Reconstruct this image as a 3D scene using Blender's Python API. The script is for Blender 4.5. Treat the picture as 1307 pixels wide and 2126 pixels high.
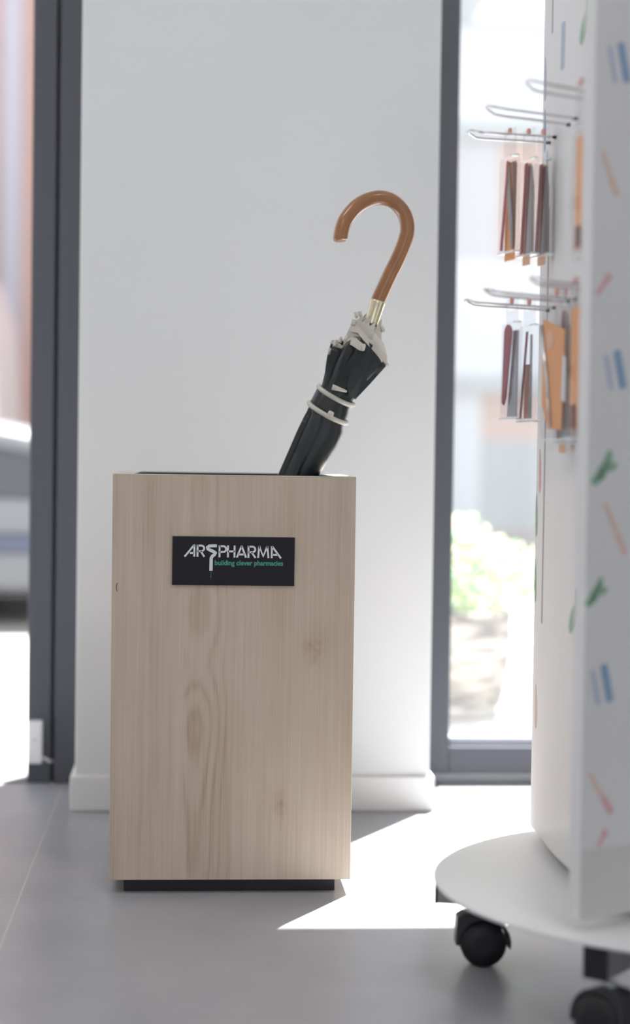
import bpy, bmesh, math, random
from mathutils import Vector, Matrix
random.seed(7)
S = bpy.context.scene
for o in list(bpy.data.objects): bpy.data.objects.remove(o)
COL = S.collection

# ------------------------------------------------------------------ camera
cd = bpy.data.cameras.new('camera'); cam = bpy.data.objects.new('camera', cd); COL.objects.link(cam)
cd.sensor_fit = 'VERTICAL'; cd.sensor_height = 36.0; cd.sensor_width = 24.0
cd.lens = 3660.355 / 2126 * 36
cd.clip_start = 0.05; cd.clip_end = 200
rt = Vector((0.99743872, -0.07012611, 0.01408309)); up = Vector((-0.01186973, 0.03187989, 0.99942122))
fw = Vector((0.07053449, 0.99702859, -0.03096586))
M4 = Matrix.Identity(4)
for i in range(3):
    M4[i][0] = rt[i]; M4[i][1] = up[i]; M4[i][2] = -fw[i]
M4[2][3] = 0.63438
cam.matrix_world = M4
cd.dof.use_dof = True; cd.dof.focus_distance = 2.545; cd.dof.aperture_fstop = 1.9
S.camera = cam

# ------------------------------------------------------------------ view, world, sun
S.view_settings.view_transform = 'Standard'; S.view_settings.look = 'None'
S.view_settings.gamma = 1.0; S.view_settings.use_curve_mapping = False
S.view_settings.exposure = 0.47
w = bpy.data.worlds.new('sky'); S.world = w; w.use_nodes = True
bg = w.node_tree.nodes['Background']
bg.inputs[0].default_value = (0.84, 0.91, 1.0, 1); bg.inputs[1].default_value = 0.95
sl = bpy.data.lights.new('sun', 'SUN'); sl.energy = 27; sl.angle = math.radians(0.55); sl.color = (1, 0.98, 0.955)
sun = bpy.data.objects.new('sun', sl); COL.objects.link(sun)
el = math.radians(60); hx, hy = -0.61, -1.0; hn = math.hypot(hx, hy)
sd = Vector((hx / hn * math.cos(el), hy / hn * math.cos(el), -math.sin(el)))
sun.rotation_euler = sd.to_track_quat('-Z', 'Y').to_euler()
sun.location = (3, 8, 9)
FILL_W = 3.5          # watts of each added ceiling fill panel

# ------------------------------------------------------------------ material helpers
def mat(name, col, rough=0.5, metal=0.0, spec=0.5, bump=0.0, bscale=200, var=0.0, vscale=8, vcol=None, coat=0.0, trans=0.0, emit=None, estr=0, vstretch=(1, 1, 1)):
    m = bpy.data.materials.new(name); m.use_nodes = True
    nt = m.node_tree; b = nt.nodes['Principled BSDF']
    b.inputs['Base Color'].default_value = (*col, 1); b.inputs['Roughness'].default_value = rough
    b.inputs['Metallic'].default_value = metal; b.inputs['Specular IOR Level'].default_value = spec
    b.inputs['Coat Weight'].default_value = coat
    if emit: b.inputs['Emission Color'].default_value = (*emit, 1); b.inputs['Emission Strength'].default_value = estr
    tc = nt.nodes.new('ShaderNodeTexCoord')
    mp = nt.nodes.new('ShaderNodeMapping'); mp.inputs['Scale'].default_value = vstretch
    nt.links.new(tc.outputs['Object'], mp.inputs[0])
    if var:
        n = nt.nodes.new('ShaderNodeTexNoise'); n.inputs['Scale'].default_value = vscale; n.inputs['Detail'].default_value = 5
        nt.links.new(mp.outputs[0], n.inputs['Vector'])
        r = nt.nodes.new('ShaderNodeValToRGB'); r.color_ramp.elements[0].position = 0.3; r.color_ramp.elements[1].position = 0.7
        c2 = vcol or tuple(c * (1 - var) for c in col)
        r.color_ramp.elements[0].color = (*c2, 1); r.color_ramp.elements[1].color = (*col, 1)
        nt.links.new(n.outputs[0], r.inputs[0]); nt.links.new(r.outputs[0], b.inputs['Base Color'])
    if bump:
        n2 = nt.nodes.new('ShaderNodeTexNoise'); n2.inputs['Scale'].default_value = bscale; n2.inputs['Detail'].default_value = 3
        nt.links.new(mp.outputs[0], n2.inputs['Vector'])
        bp = nt.nodes.new('ShaderNodeBump'); bp.inputs['Strength'].default_value = bump; bp.inputs['Distance'].default_value = 0.001
        nt.links.new(n2.outputs[0], bp.inputs['Height']); nt.links.new(bp.outputs[0], b.inputs['Normal'])
    return m

def math_n(nt, op, a, b=None, c=None):
    n = nt.nodes.new('ShaderNodeMath'); n.operation = op
    for i, v in enumerate((a, b, c)):
        if v is None: continue
        if isinstance(v, (int, float)): n.inputs[i].default_value = v
        else: nt.links.new(v, n.inputs[i])
    return n.outputs[0]

def floor_mat():
    m = mat('grey_floor_tile', (0.30, 0.30, 0.325), 0.33, spec=0.5)
    nt = m.node_tree; b = nt.nodes['Principled BSDF']
    geo = nt.nodes.new('ShaderNodeNewGeometry'); sep = nt.nodes.new('ShaderNodeSeparateXYZ'); nt.links.new(geo.outputs['Position'], sep.inputs[0])
    def joint(axis, off, wd, tile):
        u = math_n(nt, 'ADD', sep.outputs[axis], off)
        u = math_n(nt, 'DIVIDE', u, tile); fr = math_n(nt, 'FRACT', u)
        d = math_n(nt, 'ABSOLUTE', math_n(nt, 'SUBTRACT', fr, 0.5))
        return math_n(nt, 'GREATER_THAN', d, 0.5 - wd / tile)
    jx = joint(0, 0.2369 + 6, 0.0017, 1.2); jy = joint(1, -2.5394 + 6, 0.0010, 0.6)
    j = math_n(nt, 'MAXIMUM', jx, jy)
    n = nt.nodes.new('ShaderNodeTexNoise'); n.inputs['Scale'].default_value = 5; n.inputs['Detail'].default_value = 6; n.inputs['Roughness'].default_value = .6
    nt.links.new(geo.outputs['Position'], n.inputs['Vector'])
    r = nt.nodes.new('ShaderNodeValToRGB'); r.color_ramp.elements[0].position = .3; r.color_ramp.elements[1].position = .72
    r.color_ramp.elements[0].color = (0.34, 0.345, 0.37, 1); r.color_ramp.elements[1].color = (0.43, 0.425, 0.45, 1)
    nt.links.new(n.outputs[0], r.inputs[0])
    mx = nt.nodes.new('ShaderNodeMix'); mx.data_type = 'RGBA'
    nt.links.new(j, mx.inputs[0]); nt.links.new(r.outputs[0], mx.inputs[6]); mx.inputs[7].default_value = (0.52, 0.495, 0.475, 1)
    nt.links.new(mx.outputs[2], b.inputs['Base Color'])
    rr = math_n(nt, 'MULTIPLY_ADD', n.outputs[0], 0.10, 0.27); nt.links.new(rr, b.inputs['Roughness'])
    bp = nt.nodes.new('ShaderNodeBump'); bp.inputs['Strength'].default_value = .25; bp.inputs['Distance'].default_value = .001; bp.invert = True
    nt.links.new(j, bp.inputs['Height']); nt.links.new(bp.outputs[0], b.inputs['Normal'])
    return m

def wood_mat():
    m = mat('pale_wood_laminate', (0.5, 0.4, 0.33), 0.42, spec=0.4)
    nt = m.node_tree; b = nt.nodes['Principled BSDF']
    tc = nt.nodes.new('ShaderNodeTexCoord'); sep = nt.nodes.new('ShaderNodeSeparateXYZ'); nt.links.new(tc.outputs['Object'], sep.inputs[0])
    X, Yc, Z = sep.outputs
    u = math_n(nt, 'ADD', X, math_n(nt, 'MULTIPLY', Yc, 0.8))       # board coordinate also runs on round the sides
    def vec(x, z, y=None):
        c = nt.nodes.new('ShaderNodeCombineXYZ')
        for i, v in enumerate((x, y, z)):
            if v is None: continue
            if isinstance(v, (int, float)): c.inputs[i].default_value = v
            else: nt.links.new(v, c.inputs[i])
        return c.outputs[0]
    def noise(v, sc, det=4, ro=.55):
        n = nt.nodes.new('ShaderNodeTexNoise'); n.inputs['Scale'].default_value = sc; n.inputs['Detail'].default_value = det; n.inputs['Roughness'].default_value = ro
        nt.links.new(v, n.inputs['Vector']); return n.outputs[0]
    z_s = math_n(nt, 'MULTIPLY', Z, 0.16)
    wob = noise(vec(u, z_s), 16, 2)                                  # slow wander of the rings
    uw = math_n(nt, 'MULTIPLY_ADD', math_n(nt, 'SUBTRACT', wob, .5), 0.035, u)
    xc = -0.052                                                      # heart of the cathedral grain
    dx = math_n(nt, 'SUBTRACT', uw, xc)
    # pith depth wavers along the board so the rings close into arches
    dp = noise(vec(0.0, Z, 3.1), 4.2, 1)
    dp = math_n(nt, 'MULTIPLY', math_n(nt, 'SUBTRACT', dp, .2), 0.10)
    r2 = math_n(nt, 'ADD', math_n(nt, 'MULTIPLY', dx, dx), math_n(nt, 'MULTIPLY', dp, dp))
    rad = math_n(nt, 'SQRT', r2)
    fine = noise(vec(u, math_n(nt, 'MULTIPLY', Z, 0.03)), 90, 2)
    rad = math_n(nt, 'MULTIPLY_ADD', fine, 0.005, rad)
    ring = math_n(nt, 'SINE', math_n(nt, 'MULTIPLY', rad, 620))
    ring = math_n(nt, 'MULTIPLY_ADD', ring, 0.5, 0.5)
    ring = math_n(nt, 'POWER', ring, 1.8)
    lm = nt.nodes.new('ShaderNodeMapRange'); lm.inputs[1].default_value = -.0715; lm.inputs[2].default_value = -.0690; nt.links.new(u, lm.inputs[0])
    rm = nt.nodes.new('ShaderNodeMapRange'); rm.inputs[1].default_value = .012; rm.inputs[2].default_value = -.025; nt.links.new(u, rm.inputs[0])
    mask = math_n(nt, 'MULTIPLY', lm.outputs[0], rm.outputs[0])
    ring = math_n(nt, 'MULTIPLY', ring, math_n(nt, 'MULTIPLY_ADD', mask, 0.9, 0.06))
    fib = noise(vec(u, math_n(nt, 'MULTIPLY', Z, 0.012)), 520, 3)      # fine straight fibre
    band = noise(vec(u, math_n(nt, 'MULTIPLY', Z, 0.10)), 22, 3)       # broad tone bands
    knots = noise(vec(u, math_n(nt, 'MULTIPLY', Z, 0.6)), 9, 4, .7)
    t = math_n(nt, 'MULTIPLY', ring, 0.27)
    t = math_n(nt, 'MULTIPLY_ADD', fib, 0.62, t); t = math_n(nt, 'MULTIPLY_ADD', band, 0.75, t)
    t = math_n(nt, 'MULTIPLY_ADD', knots, 0.30, t)
    t = math_n(nt, 'MULTIPLY_ADD', math_n(nt, 'SUBTRACT', noise(vec(u, math_n(nt, 'MULTIPLY', Z, 0.015), 2.2), 150, 2), .5), 0.55, t)
    for kx, kz, kr, ka in ((.118, .055, .011, .30), (.132, .075, .010, .18), (.073, -.170, .009, .28), (-.135, -.205, .020, .16)):
        a1 = math_n(nt, 'MULTIPLY', math_n(nt, 'SUBTRACT', uw, kx), 1 / kr); a2 = math_n(nt, 'MULTIPLY', math_n(nt, 'SUBTRACT', Z, kz), .45 / kr)
        rr_ = math_n(nt, 'ADD', math_n(nt, 'MULTIPLY', a1, a1), math_n(nt, 'MULTIPLY', a2, a2))
        rr_ = math_n(nt, 'MULTIPLY_ADD', math_n(nt, 'SUBTRACT', noise(vec(u, Z), 70, 3), .5), 2.2, rr_)
        t = math_n(nt, 'MULTIPLY_ADD', math_n(nt, 'EXPONENT', math_n(nt, 'MULTIPLY', rr_, -1.0)), ka, t)
    t = math_n(nt, 'SUBTRACT', t, 0.46)
    r = nt.nodes.new('ShaderNodeValToRGB'); e = r.color_ramp.elements
    e[0].position = 0.12; e[0].color = (0.64, 0.53, 0.42, 1); e[1].position = 0.92; e[1].color = (0.39, 0.28, 0.205, 1)
    k = e.new(0.5); k.color = (0.55, 0.44, 0.335, 1)
    nt.links.new(t, r.inputs[0]); nt.links.new(r.outputs[0], b.inputs['Base Color'])
    bp = nt.nodes.new('ShaderNodeBump'); bp.inputs['Strength'].default_value = .12; bp.inputs['Distance'].default_value = .0006
    nt.links.new(fib, bp.inputs['Height']); nt.links.new(bp.outputs[0], b.inputs['Normal'])
    return m

def glass_mat(name, tint=(0.97, 0.985, 0.99), milk=0.0, gloss=0.8):
    m = bpy.data.materials.new(name); m.use_nodes = True; nt = m.node_tree; nt.nodes.clear()
    out = nt.nodes.new('ShaderNodeOutputMaterial'); tr = nt.nodes.new('ShaderNodeBsdfTransparent'); tr.inputs[0].default_value = (*tint, 1)
    gl = nt.nodes.new('ShaderNodeBsdfGlossy'); gl.inputs['Roughness'].default_value = 0.03
    fr = nt.nodes.new('ShaderNodeLayerWeight'); fr.inputs[0].default_value = .5
    fac = math_n(nt, 'MULTIPLY_ADD', math_n(nt, 'POWER', fr.outputs['Facing'], 5.0), gloss, 0.04)
    mx = nt.nodes.new('ShaderNodeMixShader'); nt.links.new(fac, mx.inputs[0]); nt.links.new(tr.outputs[0], mx.inputs[1]); nt.links.new(gl.outputs[0], mx.inputs[2])
    last = mx.outputs[0]
    if milk:
        df = nt.nodes.new('ShaderNodeBsdfDiffuse'); df.inputs[0].default_value = (0.85, 0.85, 0.87, 1)
        tl = nt.nodes.new('ShaderNodeBsdfTranslucent'); tl.inputs[0].default_value = (0.85, 0.85, 0.87, 1)
        m1 = nt.nodes.new('ShaderNodeMixShader'); m1.inputs[0].default_value = .5
        nt.links.new(df.outputs[0], m1.inputs[1]); nt.links.new(tl.outputs[0], m1.inputs[2])
        m2 = nt.nodes.new('ShaderNodeMixShader'); m2.inputs[0].default_value = milk
        nt.links.new(last, m2.inputs[1]); nt.links.new(m1.outputs[0], m2.inputs[2]); last = m2.outputs[0]
    nt.links.new(last, out.inputs[0]); return m

def brick_mat():
    m = mat('pink_brick', (0.5, 0.3, 0.25), 0.85)
    nt = m.node_tree; b = nt.nodes['Principled BSDF']
    tc = nt.nodes.new('ShaderNodeTexCoord'); mp = nt.nodes.new('ShaderNodeMapping'); mp.inputs['Rotation'].default_value = (math.radians(90), 0, 0)
    br = nt.nodes.new('ShaderNodeTexBrick'); br.inputs['Scale'].default_value = 4.5
    br.inputs['Color1'].default_value = (0.62, 0.36, 0.29, 1); br.inputs['Color2'].default_value = (0.55, 0.33, 0.28, 1); br.inputs['Mortar'].default_value = (0.6, 0.55, 0.5, 1)
    nt.links.new(tc.outputs['Object'], mp.inputs[0]); nt.links.new(mp.outputs[0], br.inputs['Vector']); nt.links.new(br.outputs[0], b.inputs['Base Color'])
    return m

def weave_mat():
    m = mat('woven_wicker', (0.4, 0.33, 0.28), 0.8)
    nt = m.node_tree; b = nt.nodes['Principled BSDF']
    tc = nt.nodes.new('ShaderNodeTexCoord'); n = nt.nodes.new('ShaderNodeTexNoise'); n.inputs['Scale'].default_value = 9
    mp = nt.nodes.new('ShaderNodeMapping'); mp.inputs['Scale'].default_value = (1, 1, 7)
    nt.links.new(tc.outputs['Object'], mp.inputs[0]); nt.links.new(mp.outputs[0], n.inputs['Vector'])
    r = nt.nodes.new('ShaderNodeValToRGB'); r.color_ramp.elements[0].position = .35; r.color_ramp.elements[1].position = .65
    r.color_ramp.elements[0].color = (0.07, 0.055, 0.05, 1); r.color_ramp.elements[1].color = (0.42, 0.37, 0.32, 1)
    nt.links.new(n.outputs[0], r.inputs[0]); nt.links.new(r.outputs[0], b.inputs['Base Color'])
    return m

def leaf_mat(name, c, tl=0.5):
    m = bpy.data.materials.new(name); m.use_nodes = True; nt = m.node_tree; b = nt.nodes['Principled BSDF']
    b.inputs['Base Color'].default_value = (*c, 1); b.inputs['Roughness'].default_value = .5
    t = nt.nodes.new('ShaderNodeBsdfTranslucent'); t.inputs[0].default_value = (*c, 1)
    mx = nt.nodes.new('ShaderNodeMixShader'); mx.inputs[0].default_value = tl
    o = nt.nodes['Material Output']; nt.links.new(b.outputs[0], mx.inputs[1]); nt.links.new(t.outputs[0], mx.inputs[2]); nt.links.new(mx.outputs[0], o.inputs[0])
    return m

MF = floor_mat(); MWOOD = wood_mat(); MBRICK = brick_mat(); MWICK = weave_mat()
MWALL = mat('white_wall_paint', (0.79, 0.80, 0.80), 0.6, bump=.05, bscale=300)
MBASE = mat('white_skirting', (0.80, 0.80, 0.785), 0.4)
MCEIL = mat('white_ceiling_paint', (0.82, 0.82, 0.82), 0.8)
MSTEEL = mat('dark_grey_aluminium', (0.082, 0.084, 0.100), 0.42, spec=.5, metal=0.0, bump=.04, bscale=600)
MSTEELD = mat('dark_grey_rebate', (0.05, 0.05, 0.058), 0.5)
MBEAD = mat('pale_glazing_bead', (0.42, 0.44, 0.50), 0.4)
MSILL = mat('grey_threshold_metal', (0.24, 0.25, 0.26), 0.4, metal=.3)
MGLASS = glass_mat('window_glass', milk=0.05)  # milkiness puts the veiling glare over the street view into the glass
MBLACK = mat('matt_black_board', (0.012, 0.011, 0.014), 0.5)
MLINER = mat('black_liner', (0.02, 0.022, 0.024), 0.35)
MRIM = mat('pale_board_edge', (0.62, 0.57, 0.50), 0.5)
MSIGN = mat('black_sign_plastic', (0.017, 0.014, 0.018), 0.4, spec=.2)
MSIGNE = mat('sign_edge', (0.35, 0.34, 0.33), 0.4)
MLET = mat('silver_white_lettering', (0.74, 0.76, 0.78), 0.45)
MGRN = mat('green_lettering', (0.06, 0.34, 0.20), 0.5)
MHAND = mat('varnished_brown_wood', (0.37, 0.16, 0.06), 0.28, coat=.5, var=.18, vscale=60, vstretch=(1, 1, .3))
MGOLD = mat('pale_gold_metal', (0.80, 0.72, 0.50), 0.22, metal=.9)
MFAB = mat('black_green_nylon', (0.011, 0.015, 0.017), 0.33, spec=.6, bump=.15, bscale=900)
MFAB.node_tree.nodes['Principled BSDF'].inputs['Sheen Weight'].default_value = .0
MCREAM = mat('cream_piping', (0.68, 0.64, 0.57), 0.7, bump=.15, bscale=900)
MPLAST = mat('white_plastic', (0.78, 0.78, 0.79), 0.35)
MDISP = mat('white_display_laminate', (0.76, 0.76, 0.77), 0.42)
MDISPB = mat('white_printed_front_board', (0.70, 0.69, 0.69), 0.5)
MKICK = mat('warm_white_kick_strip', (0.61, 0.585, 0.57), 0.5)
MEDGE = mat('white_board_edge', (0.80, 0.80, 0.80), 0.4)
MPLATE = mat('white_powder_coat', (0.80, 0.80, 0.81), 0.38)
MBEAM = mat('grey_steel_beam', (0.36, 0.35, 0.35), 0.45)
MCAP = mat('black_plastic_cap', (0.012, 0.010, 0.013), 0.35)
MCAST = mat('charcoal_caster_plastic', (0.028, 0.029, 0.033), 0.4)
MWHEEL = mat('black_wheel_plastic', (0.010, 0.009, 0.011), 0.42)
MCHROME = mat('chrome_wire', (0.72, 0.70, 0.71), 0.22, metal=.85)
MCLEAR = glass_mat('clear_blister', (0.965, 0.965, 0.97), milk=.07, gloss=.25)
MCLEARB = mat('clear_plastic_seam', (0.88, 0.92, 0.94), 0.15, spec=.8)
MORANGE = mat('orange_card', (0.90, 0.42, 0.16), 0.6)
MORL = mat('pale_orange_card', (0.88, 0.55, 0.36), 0.6)
MWCARD = mat('white_card', (0.80, 0.80, 0.82), 0.6)
MRED = mat('dark_red_file', (0.36, 0.07, 0.085), 0.5)
MBROWN = mat('brown_file', (0.22, 0.09, 0.05), 0.5)
MTOOL = mat('steel_tool', (0.40, 0.41, 0.43), 0.3, metal=.8)
MPINK = mat('coral_print', (0.78, 0.36, 0.30), 0.6)
MIB = mat('blue_print', (0.24, 0.36, 0.52), 0.6); MIBL = mat('pale_blue_print', (0.45, 0.50, 0.62), 0.6)
MIG = mat('green_print', (0.28, 0.45, 0.33), 0.6); MIO = mat('peach_print', (0.72, 0.52, 0.45), 0.6); MIR = mat('rose_print', (0.68, 0.40, 0.42), 0.6)
MSLOT = mat('grey_slot_channel', (0.26, 0.23, 0.24), 0.5)
MPAVE = mat('pale_paving', (0.33, 0.325, 0.315), 0.85, var=.12, vscale=3)
MLIMEW = mat('white_facade_band', (0.64, 0.66, 0.69), 0.7); MLAVL = mat('pale_lavender_render', (0.50, 0.485, 0.51), 0.8); MLAV = mat('lavender_render', (0.50, 0.47, 0.53), 0.8)
MWINX = mat('street_window_glass', (0.28, 0.31, 0.36), 0.12, spec=.8); MGREYB = mat('grey_facade_strip', (0.40, 0.42, 0.43), 0.7)
MCAR = mat('grey_car_paint', (0.13, 0.135, 0.15), 0.4, metal=.0, coat=.15); MTYRE = mat('black_tyre', (0.02, 0.02, 0.02), 0.8)
MRIMC = mat('alloy_wheel', (0.5, 0.5, 0.52), 0.3, metal=.8); MBUMP = mat('dark_blue_bumper_insert', (0.05, 0.06, 0.10), 0.4)
MLAMP = mat('dark_grey_headlamp', (0.05, 0.055, 0.065), 0.45, spec=.3); MVAN = mat('white_van_paint', (0.82, 0.82, 0.84), 0.3, coat=.4)
MLEAF = leaf_mat('light_green_leaf', (0.40, 0.55, 0.22)); MLEAF2 = leaf_mat('deep_green_leaf', (0.18, 0.36, 0.20)); MFLOW = leaf_mat('pale_pink_petal', (0.85, 0.66, 0.60)); MFLOW2 = leaf_mat('cream_petal', (0.85, 0.82, 0.62))
MSTEM = mat('woody_stem', (0.2, 0.15, 0.09), 0.8)
MFILL = mat('fill_light_diffuser', (0.9, 0.9, 0.9), 0.5, emit=(1, 0.98, 0.95), estr=4)  # glowing face of the added ceiling fill panels

# ------------------------------------------------------------------ geometry helpers
class MB:
    def __init__(s): s.v = []; s.f = []; s.mi = []; s.mats = []; s.sm = []
    def m(s, mt):
        if mt not in s.mats: s.mats.append(mt)
        return s.mats.index(mt)
    def add(s, vs, fs, mt, smooth=False):
        n = len(s.v); s.v += [Vector(v) for v in vs]; k = s.m(mt)
        for f in fs: s.f.append([n + i for i in f]); s.mi.append(k); s.sm.append(smooth)
    def box(s, lo, hi, mt, T=None):
        x0, y0, z0 = lo; x1, y1, z1 = hi
        vs = [(x0, y0, z0), (x1, y0, z0), (x1, y1, z0), (x0, y1, z0), (x0, y0, z1), (x1, y0, z1), (x1, y1, z1), (x0, y1, z1)]
        if T: vs = [T @ Vector(v) for v in vs]
        s.add(vs, [(0, 3, 2, 1), (4, 5, 6, 7), (0, 1, 5, 4), (1, 2, 6, 5), (2, 3, 7, 6), (3, 0, 4, 7)], mt)
    def prism(s, pts, axis, a, b, mt, T=None, smooth=False, mt_side=None):
        # pts 2D; axis 'y': (u,v)->(u,t,v); 'z': (u,v,t); 'x': (t,u,v)
        def P(p, t):
            v = Vector({'y': (p[0], t, p[1]), 'z': (p[0], p[1], t), 'x': (t, p[0], p[1])}[axis]); return T @ v if T else v
        n = len(pts); vs = [P(p, a) for p in pts] + [P(p, b) for p in pts]
        s.add(vs, [list(range(n))[::-1], [n + i for i in range(n)]], mt)
        k = len(s.v) - 2 * n; mk = s.m(mt_side or mt)
        for i in range(n):
            j = (i + 1) % n; s.f.append([k + i, k + j, k + n + j, k + n + i]); s.mi.append(mk); s.sm.append(smooth)
    def tube(s, pts, r, mt, seg=12, cap=True, closed=False, smooth=True):
        pts = [Vector(p) for p in pts]; n = len(pts); rs = r if isinstance(r, (list, tuple)) else [r] * n
        prev = None; rings = []
        for i in range(n):
            if closed: t = pts[(i + 1) % n] - pts[i - 1]
            else: t = pts[min(i + 1, n - 1)] - pts[max(i - 1, 0)]
            t.normalize()
            if prev is None:
                a = Vector((0, 0, 1)) if abs(t.z) < .9 else Vector((1, 0, 0)); u = t.cross(a).normalized()
            else: u = (prev - t * prev.dot(t)).normalized()
            prev = u; v = t.cross(u)
            rings.append([pts[i] + (u * math.cos(2 * math.pi * k / seg) + v * math.sin(2 * math.pi * k / seg)) * rs[i] for k in range(seg)])
        s.loft(rings, mt, cap=cap and not closed, closed=closed, smooth=smooth)
    def loft(s, rings, mt, cap=True, closed=False, smooth=True):
        n = len(rings); g = len(rings[0]); vs = [p for r in rings for p in r]; fs = []
        for i in range(n if closed else n - 1):
            a = i * g; b = ((i + 1) % n) * g
            for k in range(g): l = (k + 1) % g; fs.append((a + k, a + l, b + l, b + k))
        s.add(vs, fs, mt, smooth)
        if cap:
            k0 = len(s.v) - n * g; mk = s.m(mt)
            s.f.append([k0 + i for i in range(g)][::-1]); s.mi.append(mk); s.sm.append(False)
            s.f.append([k0 + (n - 1) * g + i for i in range(g)]); s.mi.append(mk); s.sm.append(False)
    def lathe(s, prof, c, ax, mt, seg=32, smooth=True):
        ax = Vector(ax).normalized(); a = Vector((0, 0, 1)) if abs(ax.z) < .9 else Vector((1, 0, 0)); u = ax.cross(a).normalized(); v = ax.cross(u); c = Vector(c)
        rings = [[c + ax * h + (u * math.cos(2 * math.pi * k / seg) + v * math.sin(2 * math.pi * k / seg)) * max(r, 1e-5) for k in range(seg)] for r, h in prof]
        s.loft(rings, mt, cap=True, smooth=smooth)
    def build(s, name, parent=None, bevel=0, origin=None):
        me = bpy.data.meshes.new(name); o0 = Vector(origin) if origin else Vector((0, 0, 0))
        me.from_pydata([v - o0 for v in s.v], [], s.f)
        for mt in s.mats: me.materials.append(mt)
        for p, k, q in zip(me.polygons, s.mi, s.sm): p.material_index = k; p.use_smooth = q
        bm = bmesh.new(); bm.from_mesh(me); bmesh.ops.recalc_face_normals(bm, faces=bm.faces); bm.to_mesh(me); bm.free(); me.update()
        o = bpy.data.objects.new(name, me); COL.objects.link(o); o.location = o0
        if parent:
            o.parent = parent; pl = Vector((0, 0, 0)); q = parent
            while q: pl = pl + q.location; q = q.parent
            o.location = o0 - pl
        if bevel:
            b = o.modifiers.new('bevel', 'BEVEL'); b.width = bevel; b.segments = 3; b.limit_method = 'ANGLE'; b.angle_limit = math.radians(40)
        return o
def tag(o, label=None, cat=None, group=None, kind=None):
    if label: o['label'] = label
    if cat: o['category'] = cat
    if group: o['group'] = group
    if kind: o['kind'] = kind
    return o
def empty(name, loc, label, cat, group=None):
    o = bpy.data.objects.new(name, None); COL.objects.link(o); o.location = loc; o.empty_display_size = .05
    return tag(o, label, cat, group)
def copy_tree(o, parent=None):
    c = o.copy(); COL.objects.link(c); c.parent = parent
    for ch in list(o.children): copy_tree(ch, c)
    return c
def struct(mb, name, bevel=0, parent=None, origin=None):
    o = mb.build(name, parent, bevel, origin)
    if not parent: o['kind'] = 'structure'
    return o

# ------------------------------------------------------------------ room shell
RX0, RX1, RY0, CZ = -2.6, 3.4, -4.5, 2.75
FY0, FY1 = 3.4031, 3.47          # facade frame depth
b = MB(); b.box((RX0, RY0, -0.1), (RX1, 3.52, 0), MF); struct(b, 'floor')
b = MB(); b.box((RX0, RY0, CZ), (RX1, 3.6, CZ + .15), MCEIL); struct(b, 'ceiling')
b = MB(); b.box((-0.199, 3.143, 0), (0.4358, 3.56, CZ), MWALL); struct(b, 'wall_back', bevel=.002)
b = MB(); b.box((-0.2075, 3.1328, 0), (0.4443, 3.40, 0.0628), MBASE); struct(b, 'baseboard_back', bevel=.003)
b = MB(); b.box((-1.35, 3.40, 2.44), (-0.199, 3.56, CZ), MWALL); b.box((RX0, 3.40, 0), (-1.35, 3.56, CZ), MWALL); b.box((1.5, 3.40, 0), (RX1, 3.56, CZ), MWALL); b.box((0.4358, 3.40, 2.44), (1.5, 3.56, CZ), MWALL); struct(b, 'wall_top')
b = MB(); b.box((RX0 - .12, RY0, 0), (RX0, 3.56, CZ), MWALL); struct(b, 'wall_left')
b = MB(); b.box((RX1, RY0, 0), (RX1 + .12, 3.56, CZ), MWALL); struct(b, 'wall_right')
b = MB(); b.box((RX0, RY0 - .12, 0), (-1.9, RY0, CZ), MWALL); b.box((2.7, RY0 - .12, 0), (RX1, RY0, CZ), MWALL); b.box((-1.9, RY0 - .12, 2.4), (2.7, RY0, CZ), MWALL); struct(b, 'wall_front')

# door frame on the left of the pier: jamb + leaf stile, doorway open to the street
d1 = MB(); d1.box((-0.2560, FY0, 0), (-0.1992, FY1, 2.44), MSTEEL)
d1.box((-0.3075, FY0 + .003, 0), (-0.2625, FY1, 2.44), MSTEEL); d1.box((-0.2630, FY0 + .022, 0), (-0.2555, FY1 - .01, 2.44), MSTEELD)
d1.box((-1.35, FY0, 2.35), (-0.3075, FY1, 2.44), MSTEEL); d1.box((-1.35, FY0, 0), (-1.25, FY1, 2.35), MSTEEL)
d1 = struct(d1, 'door_1', bevel=.002)
g = MB(); g.box((-1.25, 3.405, -.002), (-0.3075, 3.50, 0.004), MSILL); g.build('threshold', d1)
# window right of the pier
w1 = MB(); w1.box((0.4360, FY0, 0.02), (0.5096, FY1, 2.44), MSTEEL)
w1.box((0.5096, FY0, 0.0215), (1.43, FY1, 0.0725), MSTEEL); w1.box((0.5096, FY0, 2.38), (1.43, FY1, 2.44), MSTEEL); w1.box((1.43, FY0, 0.02), (1.5, FY1, 2.44), MSTEEL)
w1 = struct(w1, 'window_1', bevel=.002)
g = MB(); g.box((0.4360, FY0 + .003, 0), (1.5, FY1, 0.0215), MSILL); g.build('window_sill', w1, bevel=.002)
g = MB(); g.box((0.5096, FY0 + .018, 0.0725), (1.43, FY1 - .01, 0.0885), MBEAD); g.build('glazing_bead', w1, bevel=.001)
g = MB(); g.box((0.5096, 3.435, 0.0885), (1.43, 3.445, 2.38), MGLASS); g.build('glass_pane', w1)

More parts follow.
